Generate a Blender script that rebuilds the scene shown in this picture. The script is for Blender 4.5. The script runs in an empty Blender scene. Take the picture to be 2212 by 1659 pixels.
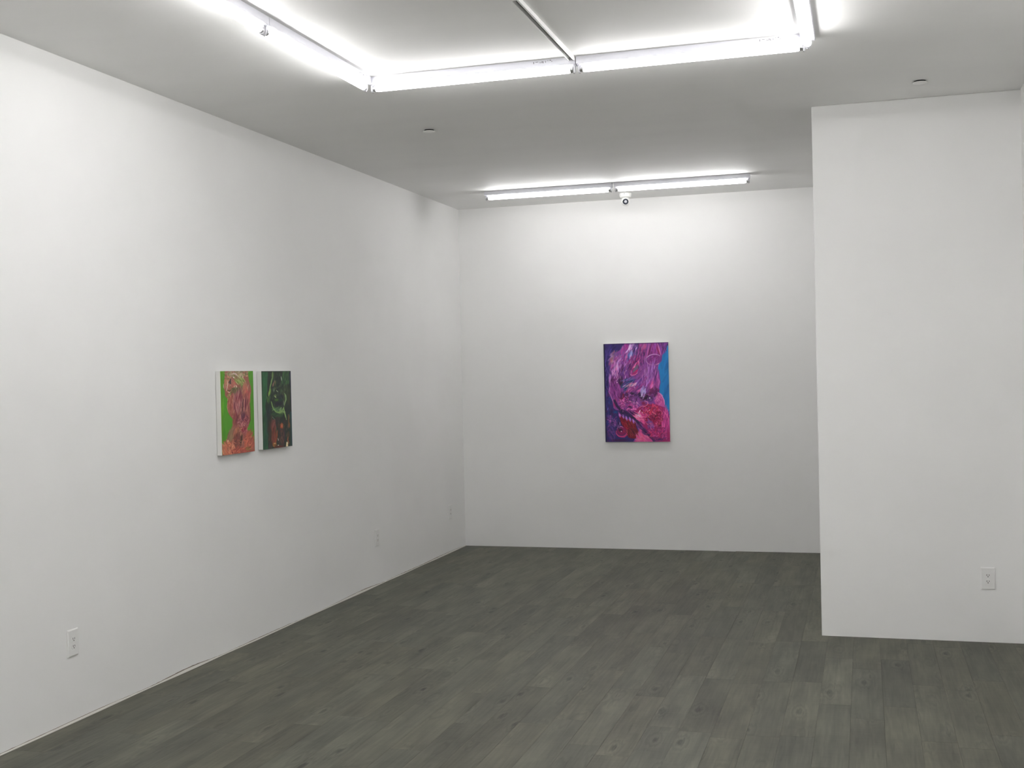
import bpy, bmesh, math, random
import numpy as np
from mathutils import Vector, Matrix

sc = bpy.context.scene
col = sc.collection
PI = math.pi

# ---------------------------------------------------------------- camera
W_PX, H_PX, F_PX = 2212, 1659, 2560.0
YAW, PITCH, ROLL = 0.289145, -0.00841, -0.022186
EYE = Vector((0, 0, 1.78))
cam_d = bpy.data.cameras.new('camera')
cam = bpy.data.objects.new('camera', cam_d)
col.objects.link(cam)
fw = Vector((-math.sin(YAW)*math.cos(PITCH), math.cos(YAW)*math.cos(PITCH), math.sin(PITCH)))
r0 = Vector((math.cos(YAW), math.sin(YAW), 0))
u0 = r0.cross(fw)
rt = math.cos(ROLL)*r0 + math.sin(ROLL)*u0
up = -math.sin(ROLL)*r0 + math.cos(ROLL)*u0
M = Matrix(((rt.x, up.x, -fw.x, EYE.x), (rt.y, up.y, -fw.y, EYE.y), (rt.z, up.z, -fw.z, EYE.z), (0, 0, 0, 1)))
cam.matrix_world = M
cam_d.sensor_fit = 'HORIZONTAL'
cam_d.sensor_width = 36.0
cam_d.lens = 36.0*F_PX/W_PX
cam_d.clip_start = 0.05
cam_d.clip_end = 100
sc.camera = cam

# ---------------------------------------------------------------- world, exposure
wd = bpy.data.worlds.new('world')
sc.world = wd
wd.use_nodes = True
wd.node_tree.nodes['Background'].inputs[0].default_value = (0.5, 0.52, 0.55, 1)
wd.node_tree.nodes['Background'].inputs[1].default_value = 0.05
sc.view_settings.view_transform = 'Standard'
sc.view_settings.look = 'None'
sc.view_settings.gamma = 1
sc.view_settings.use_curve_mapping = False
sc.view_settings.exposure = 1.3
TUBE_STRENGTH = 13.2
TUBE_COLOR = (1.0, 0.985, 0.985, 1)

# ---------------------------------------------------------------- room dimensions (metres)
XL, XR = -4.0236, 0.976
YB, YF = 11.70, -6.0
ZC = 3.5033
BX, BY = -0.3032, 8.0973       # corner of the projecting wall block

# ---------------------------------------------------------------- helpers
def new_bm():
    return bmesh.new()

def add_box(bm, x0, x1, y0, y1, z0, z1):
    v = [bm.verts.new(p) for p in ((x0,y0,z0),(x1,y0,z0),(x1,y1,z0),(x0,y1,z0),(x0,y0,z1),(x1,y0,z1),(x1,y1,z1),(x0,y1,z1))]
    for f in ((3,2,1,0),(4,5,6,7),(0,1,5,4),(1,2,6,5),(2,3,7,6),(3,0,4,7)):
        bm.faces.new([v[i] for i in f])

def add_prism(bm, pts, axis, a, b):
    """pts: 2D outline; extruded along axis from a to b."""
    def P(p, t):
        if axis == 'x': return (t, p[0], p[1])
        if axis == 'y': return (p[0], t, p[1])
        return (p[0], p[1], t)
    A = [bm.verts.new(P(p, a)) for p in pts]
    B = [bm.verts.new(P(p, b)) for p in pts]
    n = len(pts)
    bm.faces.new(A[::-1]); bm.faces.new(B)
    for i in range(n):
        bm.faces.new((A[i], A[(i+1) % n], B[(i+1) % n], B[i]))

def add_lathe(bm, prof, n=24, axis='z', c=(0,0,0), cap=True):
    """prof: list of (r, t)."""
    rings = []
    for r, t in prof:
        ring = []
        for i in range(n):
            a = 2*PI*i/n
            x, y = r*math.cos(a), r*math.sin(a)
            p = {'z': (x, y, t), 'x': (t, x, y), 'y': (x, t, y)}[axis]
            ring.append(bm.verts.new((p[0]+c[0], p[1]+c[1], p[2]+c[2])))
        rings.append(ring)
    for k in range(len(rings)-1):
        for i in range(n):
            bm.faces.new((rings[k][i], rings[k][(i+1) % n], rings[k+1][(i+1) % n], rings[k+1][i]))
    if cap:
        bm.faces.new(rings[0][::-1]); bm.faces.new(rings[-1])

def obj(name, bm, mat, parent=None, smooth=False, bevel=0.0, seg=2):
    bmesh.ops.recalc_face_normals(bm, faces=bm.faces)
    me = bpy.data.meshes.new(name)
    bm.to_mesh(me); bm.free()
    me.materials.append(mat)
    if smooth:
        for p in me.polygons: p.use_smooth = True
    o = bpy.data.objects.new(name, me)
    col.objects.link(o)
    if parent: o.parent = parent
    if bevel:
        md = o.modifiers.new('bevel', 'BEVEL'); md.width = bevel; md.segments = seg; md.limit_method = 'ANGLE'
    if smooth:
        md = o.modifiers.new('edges', 'EDGE_SPLIT'); md.split_angle = math.radians(38)
    return o

def thing(name, label, cat, loc=(0,0,0), rot=(0,0,0), group=None):
    o = bpy.data.objects.new(name, None); col.objects.link(o)
    o.empty_display_size = 0.1
    o.location = loc; o.rotation_euler = rot
    o['label'] = label; o['category'] = cat
    if group: o['group'] = group
    return o

def dup(root, loc, rot, label, group=None):
    r = root.copy(); col.objects.link(r); r.location = loc; r.rotation_euler = rot; r['label'] = label
    if group: r['group'] = group
    for ch in list(root.children):
        c = ch.copy(); col.objects.link(c); c.parent = r
        for g in ch.children:
            d = g.copy(); col.objects.link(d); d.parent = c
    return r

def struct(o):
    o['kind'] = 'structure'
    return o

# ---------------------------------------------------------------- materials
def mat(name, color=(0.8,0.8,0.8), rough=0.5, spec=0.5, metal=0.0):
    m = bpy.data.materials.new(name); m.use_nodes = True
    b = m.node_tree.nodes['Principled BSDF']
    b.inputs['Base Color'].default_value = (*color, 1)
    b.inputs['Roughness'].default_value = rough
    b.inputs['Specular IOR Level'].default_value = spec
    b.inputs['Metallic'].default_value = metal
    return m

def N(m, t, **kw):
    n = m.node_tree.nodes.new(t)
    for k, v in kw.items(): setattr(n, k, v)
    return n

def paint_mat(name, color, bump_scale=90, bump=0.02, blotch=0.02, streak=None):
    m = mat(name, color, 0.65, 0.25)
    L = m.node_tree.links; b = m.node_tree.nodes['Principled BSDF']
    tc = N(m, 'ShaderNodeTexCoord')
    n1 = N(m, 'ShaderNodeTexNoise'); n1.inputs['Scale'].default_value = bump_scale; n1.inputs['Detail'].default_value = 3
    L.new(tc.outputs['Object'], n1.inputs['Vector'])
    mp = N(m, 'ShaderNodeMapping')
    mp.inputs['Scale'].default_value = streak or (1, 1, 1)
    L.new(tc.outputs['Object'], mp.inputs['Vector'])
    n2 = N(m, 'ShaderNodeTexNoise'); n2.inputs['Scale'].default_value = 1.4; n2.inputs['Detail'].default_value = 4
    L.new(mp.outputs['Vector'], n2.inputs['Vector'])
    cr = N(m, 'ShaderNodeValToRGB')
    c = Vector(color)
    cr.color_ramp.elements[0].position = 0.3; cr.color_ramp.elements[1].position = 0.7
    cr.color_ramp.elements[0].color = (*(c*(1-blotch)), 1)
    cr.color_ramp.elements[1].color = (*(c*(1+blotch)), 1)
    L.new(n2.outputs['Fac'], cr.inputs['Fac']); L.new(cr.outputs['Color'], b.inputs['Base Color'])
    add = N(m, 'ShaderNodeMath', operation='MULTIPLY_ADD')
    add.inputs[1].default_value = 2.0
    L.new(n2.outputs['Fac'], add.inputs[0]); L.new(n1.outputs['Fac'], add.inputs[2])
    bp = N(m, 'ShaderNodeBump'); bp.inputs['Strength'].default_value = bump; bp.inputs['Distance'].default_value = 0.02
    L.new(add.outputs[0], bp.inputs['Height']); L.new(bp.outputs['Normal'], b.inputs['Normal'])
    return m

M_wall = paint_mat('wall_paint', (0.92, 0.92, 0.905))
M_ceil = paint_mat('ceiling_paint', (0.93, 0.93, 0.915), bump=0.02, streak=(0.6, 1.6, 1))
M_under = mat('floor_underlay', (0.03, 0.03, 0.027), 0.9)
M_metal = mat('white_enamelled_steel', (0.84, 0.84, 0.90), 0.45, 0.3)
M_shadow = mat('dark_recess', (0.012, 0.012, 0.014), 0.8, 0.2)
M_plastic = mat('white_plastic', (0.93, 0.93, 0.91), 0.4, 0.4)
M_plate = mat('plate_plastic', (0.88, 0.88, 0.86), 0.45, 0.2)
M_slot = mat('slot_dark', (0.03, 0.03, 0.028), 0.6)
M_screw = mat('grey_metal', (0.35, 0.35, 0.37), 0.35, 0.5, 0.9)
M_print = mat('grey_print', (0.22, 0.22, 0.24), 0.6)
M_cap = mat('aluminium_cap', (0.6, 0.6, 0.62), 0.3, 0.5, 0.9)
M_holder = mat('lamp_holder_plastic', (0.75, 0.75, 0.78), 0.45)
M_glass = mat('lens_glass', (0.01, 0.015, 0.03), 0.08, 0.8)
M_canvas = mat('primed_canvas', (0.80, 0.80, 0.76), 0.8, 0.2)
M_strip = mat('white_strip', (0.86, 0.84, 0.78), 0.6, 0.3)
M_gap = mat('joint_shadow', (0.30, 0.26, 0.21), 0.8, 0.2)  # shade of the open gap, put in as colour
M_track = mat('track_enamel', (0.88, 0.88, 0.86), 0.4, 0.4)

M_tube = bpy.data.materials.new('fluorescent_tube'); M_tube.use_nodes = True
nt = M_tube.node_tree; nt.nodes.clear()
em = nt.nodes.new('ShaderNodeEmission'); ou = nt.nodes.new('ShaderNodeOutputMaterial')
em.inputs['Color'].default_value = TUBE_COLOR; em.inputs['Strength'].default_value = TUBE_STRENGTH
nt.links.new(em.outputs[0], ou.inputs[0])

def plank_material():
    m = mat('grey_oak_vinyl', (0.1, 0.1, 0.09), 0.5, 0.35)
    L = m.node_tree.links; b = m.node_tree.nodes['Principled BSDF']
    tc = N(m, 'ShaderNodeTexCoord'); oi = N(m, 'ShaderNodeObjectInfo')
    # every plank reads its own part of the printed grain
    off = N(m, 'ShaderNodeVectorMath', operation='SCALE')
    cmb = N(m, 'ShaderNodeCombineXYZ')
    L.new(oi.outputs['Random'], cmb.inputs[0]); L.new(oi.outputs['Random'], cmb.inputs[1]); L.new(oi.outputs['Random'], cmb.inputs[2])
    L.new(cmb.outputs[0], off.inputs[0]); off.inputs['Scale'].default_value = 57.0
    pos = N(m, 'ShaderNodeVectorMath', operation='ADD')
    L.new(tc.outputs['Object'], pos.inputs[0]); L.new(off.outputs[0], pos.inputs[1])
    # knots: the distance to sparse points warps the grain into loops
    mk = N(m, 'ShaderNodeMapping'); mk.inputs['Scale'].default_value = (7.5, 2.6, 1)
    L.new(pos.outputs[0], mk.inputs['Vector'])
    vo = N(m, 'ShaderNodeTexVoronoi'); vo.inputs['Scale'].default_value = 1.0; vo.inputs['Randomness'].default_value = 0.9
    L.new(mk.outputs[0], vo.inputs['Vector'])
    # fine grain
    mg = N(m, 'ShaderNodeMapping'); mg.inputs['Scale'].default_value = (55, 2.6, 1)
    L.new(pos.outputs[0], mg.inputs['Vector'])
    ng = N(m, 'ShaderNodeTexNoise'); ng.inputs['Scale'].default_value = 1.0; ng.inputs['Detail'].default_value = 5; ng.inputs['Distortion'].default_value = 0.6
    L.new(mg.outputs[0], ng.inputs['Vector'])
    # loops around the knots
    wv = N(m, 'ShaderNodeMath', operation='MULTIPLY'); wv.inputs[1].default_value = 34
    L.new(vo.outputs['Distance'], wv.inputs[0])
    nw = N(m, 'ShaderNodeMath', operation='MULTIPLY_ADD'); nw.inputs[1].default_value = 15.0
    L.new(ng.outputs['Fac'], nw.inputs[0]); L.new(wv.outputs[0], nw.inputs[2])
    sn = N(m, 'ShaderNodeMath', operation='SINE'); L.new(nw.outputs[0], sn.inputs[0])
    near = N(m, 'ShaderNodeMapRange'); near.inputs['From Min'].default_value = 0.55; near.inputs['From Max'].default_value = 0.08
    near.inputs['To Min'].default_value = 0.0; near.inputs['To Max'].default_value = 1.0
    L.new(vo.outputs['Distance'], near.inputs['Value'])
    loops = N(m, 'ShaderNodeMath', operation='MULTIPLY'); L.new(sn.outputs[0], loops.inputs[0]); L.new(near.outputs[0], loops.inputs[1])
    core = N(m, 'ShaderNodeMapRange'); core.inputs['From Min'].default_value = 0.13; core.inputs['From Max'].default_value = 0.04
    L.new(vo.outputs['Distance'], core.inputs['Value'])
    # blotches across the plank
    mb = N(m, 'ShaderNodeMapping'); mb.inputs['Scale'].default_value = (9, 2.2, 1)
    L.new(pos.outputs[0], mb.inputs['Vector'])
    nb = N(m, 'ShaderNodeTexNoise'); nb.inputs['Scale'].default_value = 1.0; nb.inputs['Detail'].default_value = 3
    L.new(mb.outputs[0], nb.inputs['Vector'])
    # saw marks across the grain
    ms = N(m, 'ShaderNodeMapping'); ms.inputs['Scale'].default_value = (3, 70, 1)
    L.new(pos.outputs[0], ms.inputs['Vector'])
    ns = N(m, 'ShaderNodeTexNoise'); ns.inputs['Scale'].default_value = 1.0; ns.inputs['Detail'].default_value = 2
    L.new(ms.outputs[0], ns.inputs['Vector'])
    def mad(x, k, c):
        n = N(m, 'ShaderNodeMath', operation='MULTIPLY_ADD'); n.inputs[1].default_value = k
        L.new(x, n.inputs[0])
        if isinstance(c, float): n.inputs[2].default_value = c
        else: L.new(c, n.inputs[2])
        return n.outputs[0]
    v = mad(ng.outputs['Fac'], 0.85, -0.18)
    v = mad(nb.outputs['Fac'], 1.30, v)
    v = mad(ns.outputs['Fac'], 0.22, v)
    v = mad(loops.outputs[0], 0.20, v)
    v = mad(core.outputs[0], -0.55, v)
    vm = N(m, 'ShaderNodeMath', operation='MAXIMUM'); vm.inputs[1].default_value = 0.15
    L.new(v, vm.inputs[0])
    sc_ = N(m, 'ShaderNodeVectorMath', operation='SCALE')
    L.new(oi.outputs['Color'], sc_.inputs[0]); L.new(vm.outputs[0], sc_.inputs['Scale'])
    L.new(sc_.outputs[0], b.inputs['Base Color'])
    bp = N(m, 'ShaderNodeBump'); bp.inputs['Strength'].default_value = 0.12; bp.inputs['Distance'].default_value = 0.002
    L.new(ng.outputs['Fac'], bp.inputs['Height']); L.new(bp.outputs['Normal'], b.inputs['Normal'])
    return m
M_plank = plank_material()

# ---------------------------------------------------------------- room shell
T = 0.12
bm = new_bm(); add_box(bm, XL-T, XR+T, YF-T, YB+T, -0.10, -0.006)
floor = struct(obj('floor', bm, M_under))
bm = new_bm(); add_box(bm, XL-T, XR+T, YF-T, YB+T, ZC, ZC+0.12)
struct(obj('ceiling', bm, M_ceil))
bm = new_bm(); add_box(bm, XL-T, XL, YF, YB, 0.004, ZC)
struct(obj('wall_left', bm, M_wall))
bm = new_bm(); add_box(bm, XL-T, XR+T, YB, YB+T, -0.006, ZC)
struct(obj('wall_back', bm, M_wall))
bm = new_bm(); add_box(bm, XR, XR+T, YF, BY, -0.006, ZC)
struct(obj('wall_right', bm, M_wall))
bm = new_bm(); add_box(bm, XL-T, XR+T, YF-T, YF, -0.006, ZC)
struct(obj('wall_front', bm, M_wall))
# the projecting wall at the right, closing off the rest of the width
bm = new_bm(); add_box(bm, BX, XR+T, BY, YB, -0.006, ZC)
struct(obj('wall_corner', bm, M_wall, bevel=0.006))

# ---------------------------------------------------------------- floor planks
rnd = random.Random(11)
PW, PL, GAP = 0.1625, 1.03, 0.00025
X0 = -0.262
ANCH = {  # column index -> y of a plank end read off the photograph
    0: 7.481-1.03*0, -1: 6.882, 1: 6.218, 2: 6.473, 3: 6.938, -5: 6.896, -6: 6.404, -10: 6.469}
TONE = {  # (column, nearest plank start) -> tone
    (0, 6.45): 1.22, (-1, 5.85): 1.14, (-1, 6.88): 0.80, (0, 7.48): 0.86, (1, 5.19): 0.98, (2, 6.47): 0.80, (2, 5.44): 1.12,
    (3, 6.94): 0.84, (3, 5.91): 1.12, (-5, 6.90): 0.76, (-5, 5.87): 1.12, (-6, 6.40): 0.80, (-6, 5.37): 1.12,
    (-10, 6.47): 1.22, (-10, 5.44): 0.82}
def plank_mesh(w, l):
    bm = new_bm()
    c = 0.0004
    # box with a small chamfer round the top edge
    z0, z1, z2 = -0.006, -c, 0.0
    xs, ys = w/2-GAP, l/2-GAP
    A = [bm.verts.new((sx*xs, sy*ys, z0)) for sx, sy in ((-1,-1),(1,-1),(1,1),(-1,1))]
    B = [bm.verts.new((sx*xs, sy*ys, z1)) for sx, sy in ((-1,-1),(1,-1),(1,1),(-1,1))]
    C = [bm.verts.new((sx*(xs-c), sy*(ys-c), z2)) for sx, sy in ((-1,-1),(1,-1),(1,1),(-1,1))]
    bm.faces.new(A[::-1]); bm.faces.new(C)
    for i in range(4):
        j = (i+1) % 4
        bm.faces.new((A[i], A[j], B[j], B[i])); bm.faces.new((B[i], B[j], C[j], C[i]))
    bmesh.ops.recalc_face_normals(bm, faces=bm.faces)
    me = bpy.data.meshes.new('plank'); bm.to_mesh(me); bm.free(); me.materials.append(M_plank)
    return me
full = plank_mesh(PW, PL)
cache = {}
far = []
YNEAR = 3.6
kmin = int(math.floor((XL-X0)/PW)); kmax = int(math.ceil((XR-X0)/PW))
nplank = 0
for k in range(kmin, kmax):
    xa, xb = max(X0+k*PW, XL), min(X0+(k+1)*PW, XR)
    if xb-xa < 0.01: continue
    ymax = YB if xa < BX-0.01 else BY
    if k in ANCH: ph = ANCH[k]
    else: ph = rnd.uniform(0, PL)
    n0 = int(math.floor((YF-ph)/PL))
    y = ph+n0*PL
    while y < ymax:
        ya, yb = max(y, YF), min(y+PL, ymax)
        if xa < BX < xb and y+PL > BY: pass
        tone = rnd.choice((0.80, 0.88, 0.94, 0.97, 1.0, 1.0, 1.05, 1.12, 1.18))
        for (kk, yy), t in TONE.items():
            if kk == k and abs(yy-y) < 0.06: tone = t
        tone = 1+(tone-1)*0.78
        warm = rnd.uniform(-0.02, 0.02)
        rs = rnd.random()
        if yb-ya > 0.02:
            if yb <= YNEAR:
                far.append((xa, xb, ya, yb))
            else:
                key = (round(xb-xa, 4), round(yb-ya, 4))
                if key not in cache:
                    cache[key] = full if key == (round(PW, 4), round(PL, 4)) else plank_mesh(xb-xa, yb-ya)
                o = bpy.data.objects.new('plank', cache[key]); col.objects.link(o)
                o.parent = floor; o.location = ((xa+xb)/2, (ya+yb)/2, 0)
                o.color = (tone*(1+warm), tone, tone*(1-warm*1.3), 1)
                nplank += 1
        y += PL
# base tint of the print is kept in the object colour, so scale it here
for o in floor.children:
    c = o.color; o.color = (0.105*c[0], 0.105*c[1], 0.078*c[2], 1)
bm = new_bm()
for xa, xb, ya, yb in far:
    add_box(bm, xa+GAP, xb-GAP, ya+GAP, yb-GAP, -0.006, 0.0)
o = obj('plank_remainder', bm, M_plank, floor); o['kind'] = 'stuff'; o.color = (0.105, 0.105, 0.078, 1)

# ---------------------------------------------------------------- loose white strip where the left wall meets the floor
bm = new_bm()
rr = random.Random(4)
ny = 150
row = []
prev = 0.0
for i in range(ny+1):
    y = 3.0+(YB-3.0)*i/ny
    t = 0.5+0.5*math.sin(y*5.2+1.3*math.sin(y*1.9))
    h = 0.006+0.012*t*(0.6+0.4*math.sin(y*2.3)) + rr.uniform(-0.001, 0.001)
    d = 0.007+0.006*t
    row.append([bm.verts.new((XL+0.0005, y, 0.0005)), bm.verts.new((XL+d, y, 0.0005)), bm.verts.new((XL+d-0.001, y, h)), bm.verts.new((XL+d-0.004, y, h))])
for i in range(ny):
    for j in range(3):
        bm.faces.new((row[i][j], row[i+1][j], row[i+1][j+1], row[i][j+1]))
struct(obj('trim_1', bm, M_strip))
# dark ribbon painted as the shadow in the ragged gap above the strip
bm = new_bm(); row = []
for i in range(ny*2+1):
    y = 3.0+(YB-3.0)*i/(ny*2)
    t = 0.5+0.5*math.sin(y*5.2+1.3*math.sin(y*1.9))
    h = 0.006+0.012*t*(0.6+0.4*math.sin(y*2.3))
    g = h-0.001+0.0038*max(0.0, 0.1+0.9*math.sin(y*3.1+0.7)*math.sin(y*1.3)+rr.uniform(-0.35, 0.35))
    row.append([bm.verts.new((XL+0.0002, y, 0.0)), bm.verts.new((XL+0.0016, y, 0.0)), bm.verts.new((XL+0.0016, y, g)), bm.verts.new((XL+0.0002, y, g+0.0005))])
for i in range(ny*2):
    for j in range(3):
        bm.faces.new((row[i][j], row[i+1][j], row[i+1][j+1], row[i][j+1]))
struct(obj('trim_shade', bm, M_gap))

# ---------------------------------------------------------------- fluorescent strip lights
FL = 1.218
def make_fixture(label, group, loc, rot, marks=None):
    t = thing('fluorescent_strip_light', label, 'ceiling light', loc, rot, group)
    hw, hh = 0.035, 0.040
    bm = new_bm()
    add_prism(bm, [(-hw, 0), (hw, 0), (hw, -hh+0.003), (hw-0.003, -hh), (-hw+0.003, -hh), (-hw, -hh+0.003)], 'x', -FL/2+0.0015, FL/2-0.0015)
    h = obj('housing', bm, M_metal, t)
    for s in (-1, 1):
        bm = new_bm()
        x = s*(FL/2-0.001)
        add_prism(bm, [(-hw-0.0008, -0.0005), (hw+0.0008, -0.0005), (hw+0.0008, -hh+0.002), (hw-0.003, -hh-0.0008), (-hw+0.003, -hh-0.0008), (-hw-0.0008, -hh+0.002)], 'x', x-0.001, x+0.001)
        obj('end_plate', bm, M_metal, t)
        bm = new_bm()
        x = s*(FL/2-0.010)
        add_prism(bm, [(-0.013, -hh-0.001), (0.013, -hh-0.001), (0.014, -0.066), (0.010, -0.078), (0.004, -0.083), (-0.004, -0.083), (-0.010, -0.078), (-0.014, -0.066)], 'x', x-0.006, x+0.006)
        lh = obj('lamp_holder', bm, M_holder, t, bevel=0.0012, seg=1)
        bm = new_bm(); add_lathe(bm, [(0.0035, -0.0836), (0.0035, -0.0826)], 8, 'z', (x-s*0.0035, 0, 0))
        obj('screw', bm, M_shadow, lh)
    bm = new_bm()
    r = 0.0185; e = FL/2-0.033
    add_lathe(bm, [(r*0.7, -e), (r*0.93, -e+0.004), (r, -e+0.012), (r, e-0.012), (r*0.93, e-0.004), (r*0.7, e)], 14, 'x', (0, 0, -0.061))
    tube = obj('tube', bm, M_tube, t, smooth=True)
    for s in (-1, 1):
        bm = new_bm(); add_lathe(bm, [(0.0175, s*e), (0.0175, s*(FL/2-0.017))], 20, 'x', (0, 0, -0.061))
        obj('end_cap', bm, M_cap, tube, smooth=True)
    if marks:
        # small grey rating label printed on the side of the housing
        side, xc = marks
        bm = new_bm()
        q = random.Random(7)
        x = xc-0.055
        yf = side*(hw+0.0006)
        for wd_, za, zb in ((0.004, .008, .019), (0.004, 0, 0), (0.015, .009, .0115), (0.003, 0, 0), (0.012, .014, .0165), (0.004, .008, .017), (0.004, .010, .020), (0.006, 0, 0), (0.003, .009, .018), (0.006, 0, 0), (0.004, .006, .009), (0.003, 0, 0), (0.009, .005, .009), (0.004, .012, .016)):
            if zb: add_box(bm, x, x+wd_, min(yf, yf-side*0.0007), max(yf, yf-side*0.0007), -zb, -za)
            x += wd_+0.002
        obj('printed_label', bm, M_print, h)
    return t

GR = 'fluorescent strip lights forming the rectangle on the ceiling'
GB = 'fluorescent strip lights in a row near the back wall'
YR = 6.352; XA = -2.712; XM = -1.489; XE = -0.256
base = make_fixture('white fluorescent strip light with glowing tube, far side of ceiling rectangle, left of the track', GR,
             ((XA+XM)/2+0.010, YR, ZC), (0, 0, 0), marks=(-1, 0.43))
dup(base, ((XM+XE)/2+0.006, YR, ZC), (0, 0, 0), 'white fluorescent strip light with glowing tube, far side of ceiling rectangle, right of the track')
left_names = ['white strip light on left side of ceiling rectangle, touching its far corner',
              'white strip light on left side of ceiling rectangle, cut off by top of picture',
              'white fluorescent strip light on left side of ceiling rectangle, out of frame towards the camera']
right_names = ['white strip light on right side of ceiling rectangle, at its far corner',
               'white strip light on right side of ceiling rectangle, out of frame, towards the camera',
               'white fluorescent strip light on right side of ceiling rectangle, out of frame towards the camera']
lb = make_fixture(left_names[0], GR, (XA-0.004, YR-0.034-FL/2, ZC), (0, 0, PI/2), marks=(-1, 0.50))
plain = make_fixture(left_names[1], GR, (XA-0.004, YR-0.034-FL*1.5-0.004, ZC), (0, 0, PI/2))
for i in range(2):
    dup(plain, (XE+0.010, YR-0.034-FL*(i+0.5)-0.004*i, ZC), (0, 0, PI/2), right_names[i])
YN = YR-0.034*2-FL*2-0.004  # near side is unseen, added to close the rectangle and brighten the room
dup(plain, ((XA+XM)/2+0.010, YN, ZC), (0, 0, 0), 'white fluorescent strip light on near side of ceiling rectangle, unseen, added to close it, left one')
dup(plain, ((XM+XE)/2+0.006, YN, ZC), (0, 0, 0), 'white fluorescent strip light on near side of ceiling rectangle, unseen, added to close it, right one')
YK = 10.665
dup(plain, (-2.785, YK, ZC), (0, 0, 0), 'white fluorescent strip light near the back wall, left one of the two', GB)
dup(plain, (-1.545, YK, ZC), (0, 0, 0), 'white fluorescent strip light near the back wall, right one, above the camera', GB)

# tube strength set per row: the back row brighter, the rectangle a little dimmer
def relamp(y0, y1, k, nm):
    m2 = M_tube.copy(); m2.name = nm
    m2.node_tree.nodes['Emission'].inputs['Strength'].default_value = TUBE_STRENGTH*k
    me2 = None
    for o in list(col.objects):
        if o.name.startswith('tube') and o.parent and y0 < o.parent.location.y < y1:
            if me2 is None:
                me2 = o.data.copy(); me2.materials[0] = m2
            o.data = me2
relamp(9.0, 12.0, 1.10, 'fluorescent_tube_bright')
relamp(2.5, 9.0, 0.95, 'fluorescent_tube_dim')

# ---------------------------------------------------------------- lighting track inside the rectangle
tk = thing('lighting_track', 'empty white lighting track with dark slot running from far fluorescent lights towards the camera', 'track', (XM-0.008, 0, ZC))
bm = new_bm()
prof = [(-0.018, 0), (0.018, 0), (0.018, -0.021), (0.0080, -0.021), (0.0080, -0.018), (0.0135, -0.018), (0.0135, -0.004), (-0.0150, -0.004), (-0.0150, -0.018), (-0.0140, -0.018), (-0.0140, -0.021), (-0.018, -0.021)]
Y1T, Y0T = YR-0.034, 5.21
def ring_prism(bm, prof, y0, y1):
    # open channel profile: side quads plus end faces split into convex pieces
    A = [bm.verts.new((p[0], y0, p[1])) for p in prof]; B = [bm.verts.new((p[0], y1, p[1])) for p in prof]
    n = len(prof)
    for i in range(n):
        bm.faces.new((A[i], A[(i+1) % n], B[(i+1) % n], B[i]))
    for S in (A, B):
        for q in ((0, 1, 6, 7), (1, 2, 5, 6), (2, 3, 4, 5), (0, 7, 8, 11), (8, 9, 10, 11)):
            bm.faces.new([S[i] for i in q])
ring_prism(bm, prof, Y0T, Y1T)
obj('rail', bm, M_track, tk)
bm = new_bm(); add_box(bm, -0.0052, 0.0132, Y0T, Y1T-0.012, -0.010, -0.0045)
obj('slot_lining', bm, M_shadow, tk)
bm = new_bm(); add_box(bm, 0.0095, 0.0110, Y0T, Y1T-0.012, -0.0125, -0.010)
obj('conductor', bm, M_screw, tk)
bm = new_bm(); add_box(bm, -0.0185, 0.0185, Y1T, Y1T+0.002, -0.0215, -0.0005)
obj('end_cap', bm, M_track, tk)
bm = new_bm(); add_box(bm, -0.0175, 0.0175, 5.10, Y0T, -0.0225, -0.0005)
add_box(bm, -0.006, 0.006, 5.02, 5.10, -0.0225, -0.0185)
obj('joiner', bm, M_track, tk)
bm = new_bm(); ring_prism(bm, prof, YN+0.034, 5.10)
obj('rail', bm, M_track, tk)
bm = new_bm(); add_box(bm, -0.0052, 0.0132, YN+0.034, 5.10, -0.010, -0.0045)
obj('slot_lining', bm, M_shadow, tk)

# ---------------------------------------------------------------- sprinkler covers
def sprinkler(loc, label):
    t = thing('sprinkler_cover', label, 'sprinkler cover', loc, group='sprinkler covers on the ceiling')
    bm = new_bm(); add_lathe(bm, [(0.034, -0.0005), (0.034, -0.0085)], 32)
    obj('recess_cup', bm, M_shadow, t, smooth=True)  # black colour stands for the shade in the gap above the plate
    bm = new_bm(); add_lathe(bm, [(0.041, -0.0085), (0.0425, -0.0095), (0.0425, -0.0125), (0.040, -0.0135), (0.001, -0.0145)], 40)
    obj('cover_plate', bm, M_plastic, t, smooth=True)
    return t
s1 = sprinkler((-2.893, 7.826, ZC), 'small round white sprinkler cover on ceiling beyond the far left corner of the light rectangle')
dup(s1, (0.356, 7.627, ZC), (0, 0, 0), 'small round white sprinkler cover on ceiling in front of projecting wall at right')

# ---------------------------------------------------------------- security camera
cx_, cy_ = -2.185, 11.34
t = thing('security_camera', 'small white eyeball security camera with black lens, below the back lights', 'camera', (cx_, cy_, ZC))
bm = new_bm(); add_lathe(bm, [(0.058, -0.0005), (0.058, -0.022), (0.052, -0.036), (0.036, -0.044)], 32)
obj('mount', bm, M_plastic, t, smooth=True)
aim = (Vector((0, 0, 1.70))-Vector((cx_, cy_, ZC-0.075))).normalized()
prof = [(0.045*math.sin(a), -0.045*math.cos(a)) for a in [math.radians(x) for x in range(6, 140, 8)]]
prof += [(0.0315, 0.0345), (0.0305, 0.040), (0.0285, 0.040), (0.0275, 0.034)]
q = Vector((0, 0, 1)).rotation_difference(aim).to_matrix().to_4x4()
def aimed(name, prof, m, parent, n=32):
    bm = new_bm(); add_lathe(bm, prof, n)
    bmesh.ops.transform(bm, matrix=Matrix.Translation((0, 0, -0.078)) @ q, verts=bm.verts)
    return obj(name, bm, m, parent, smooth=True)
hs = aimed('eyeball', prof, M_plastic, t)
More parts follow.
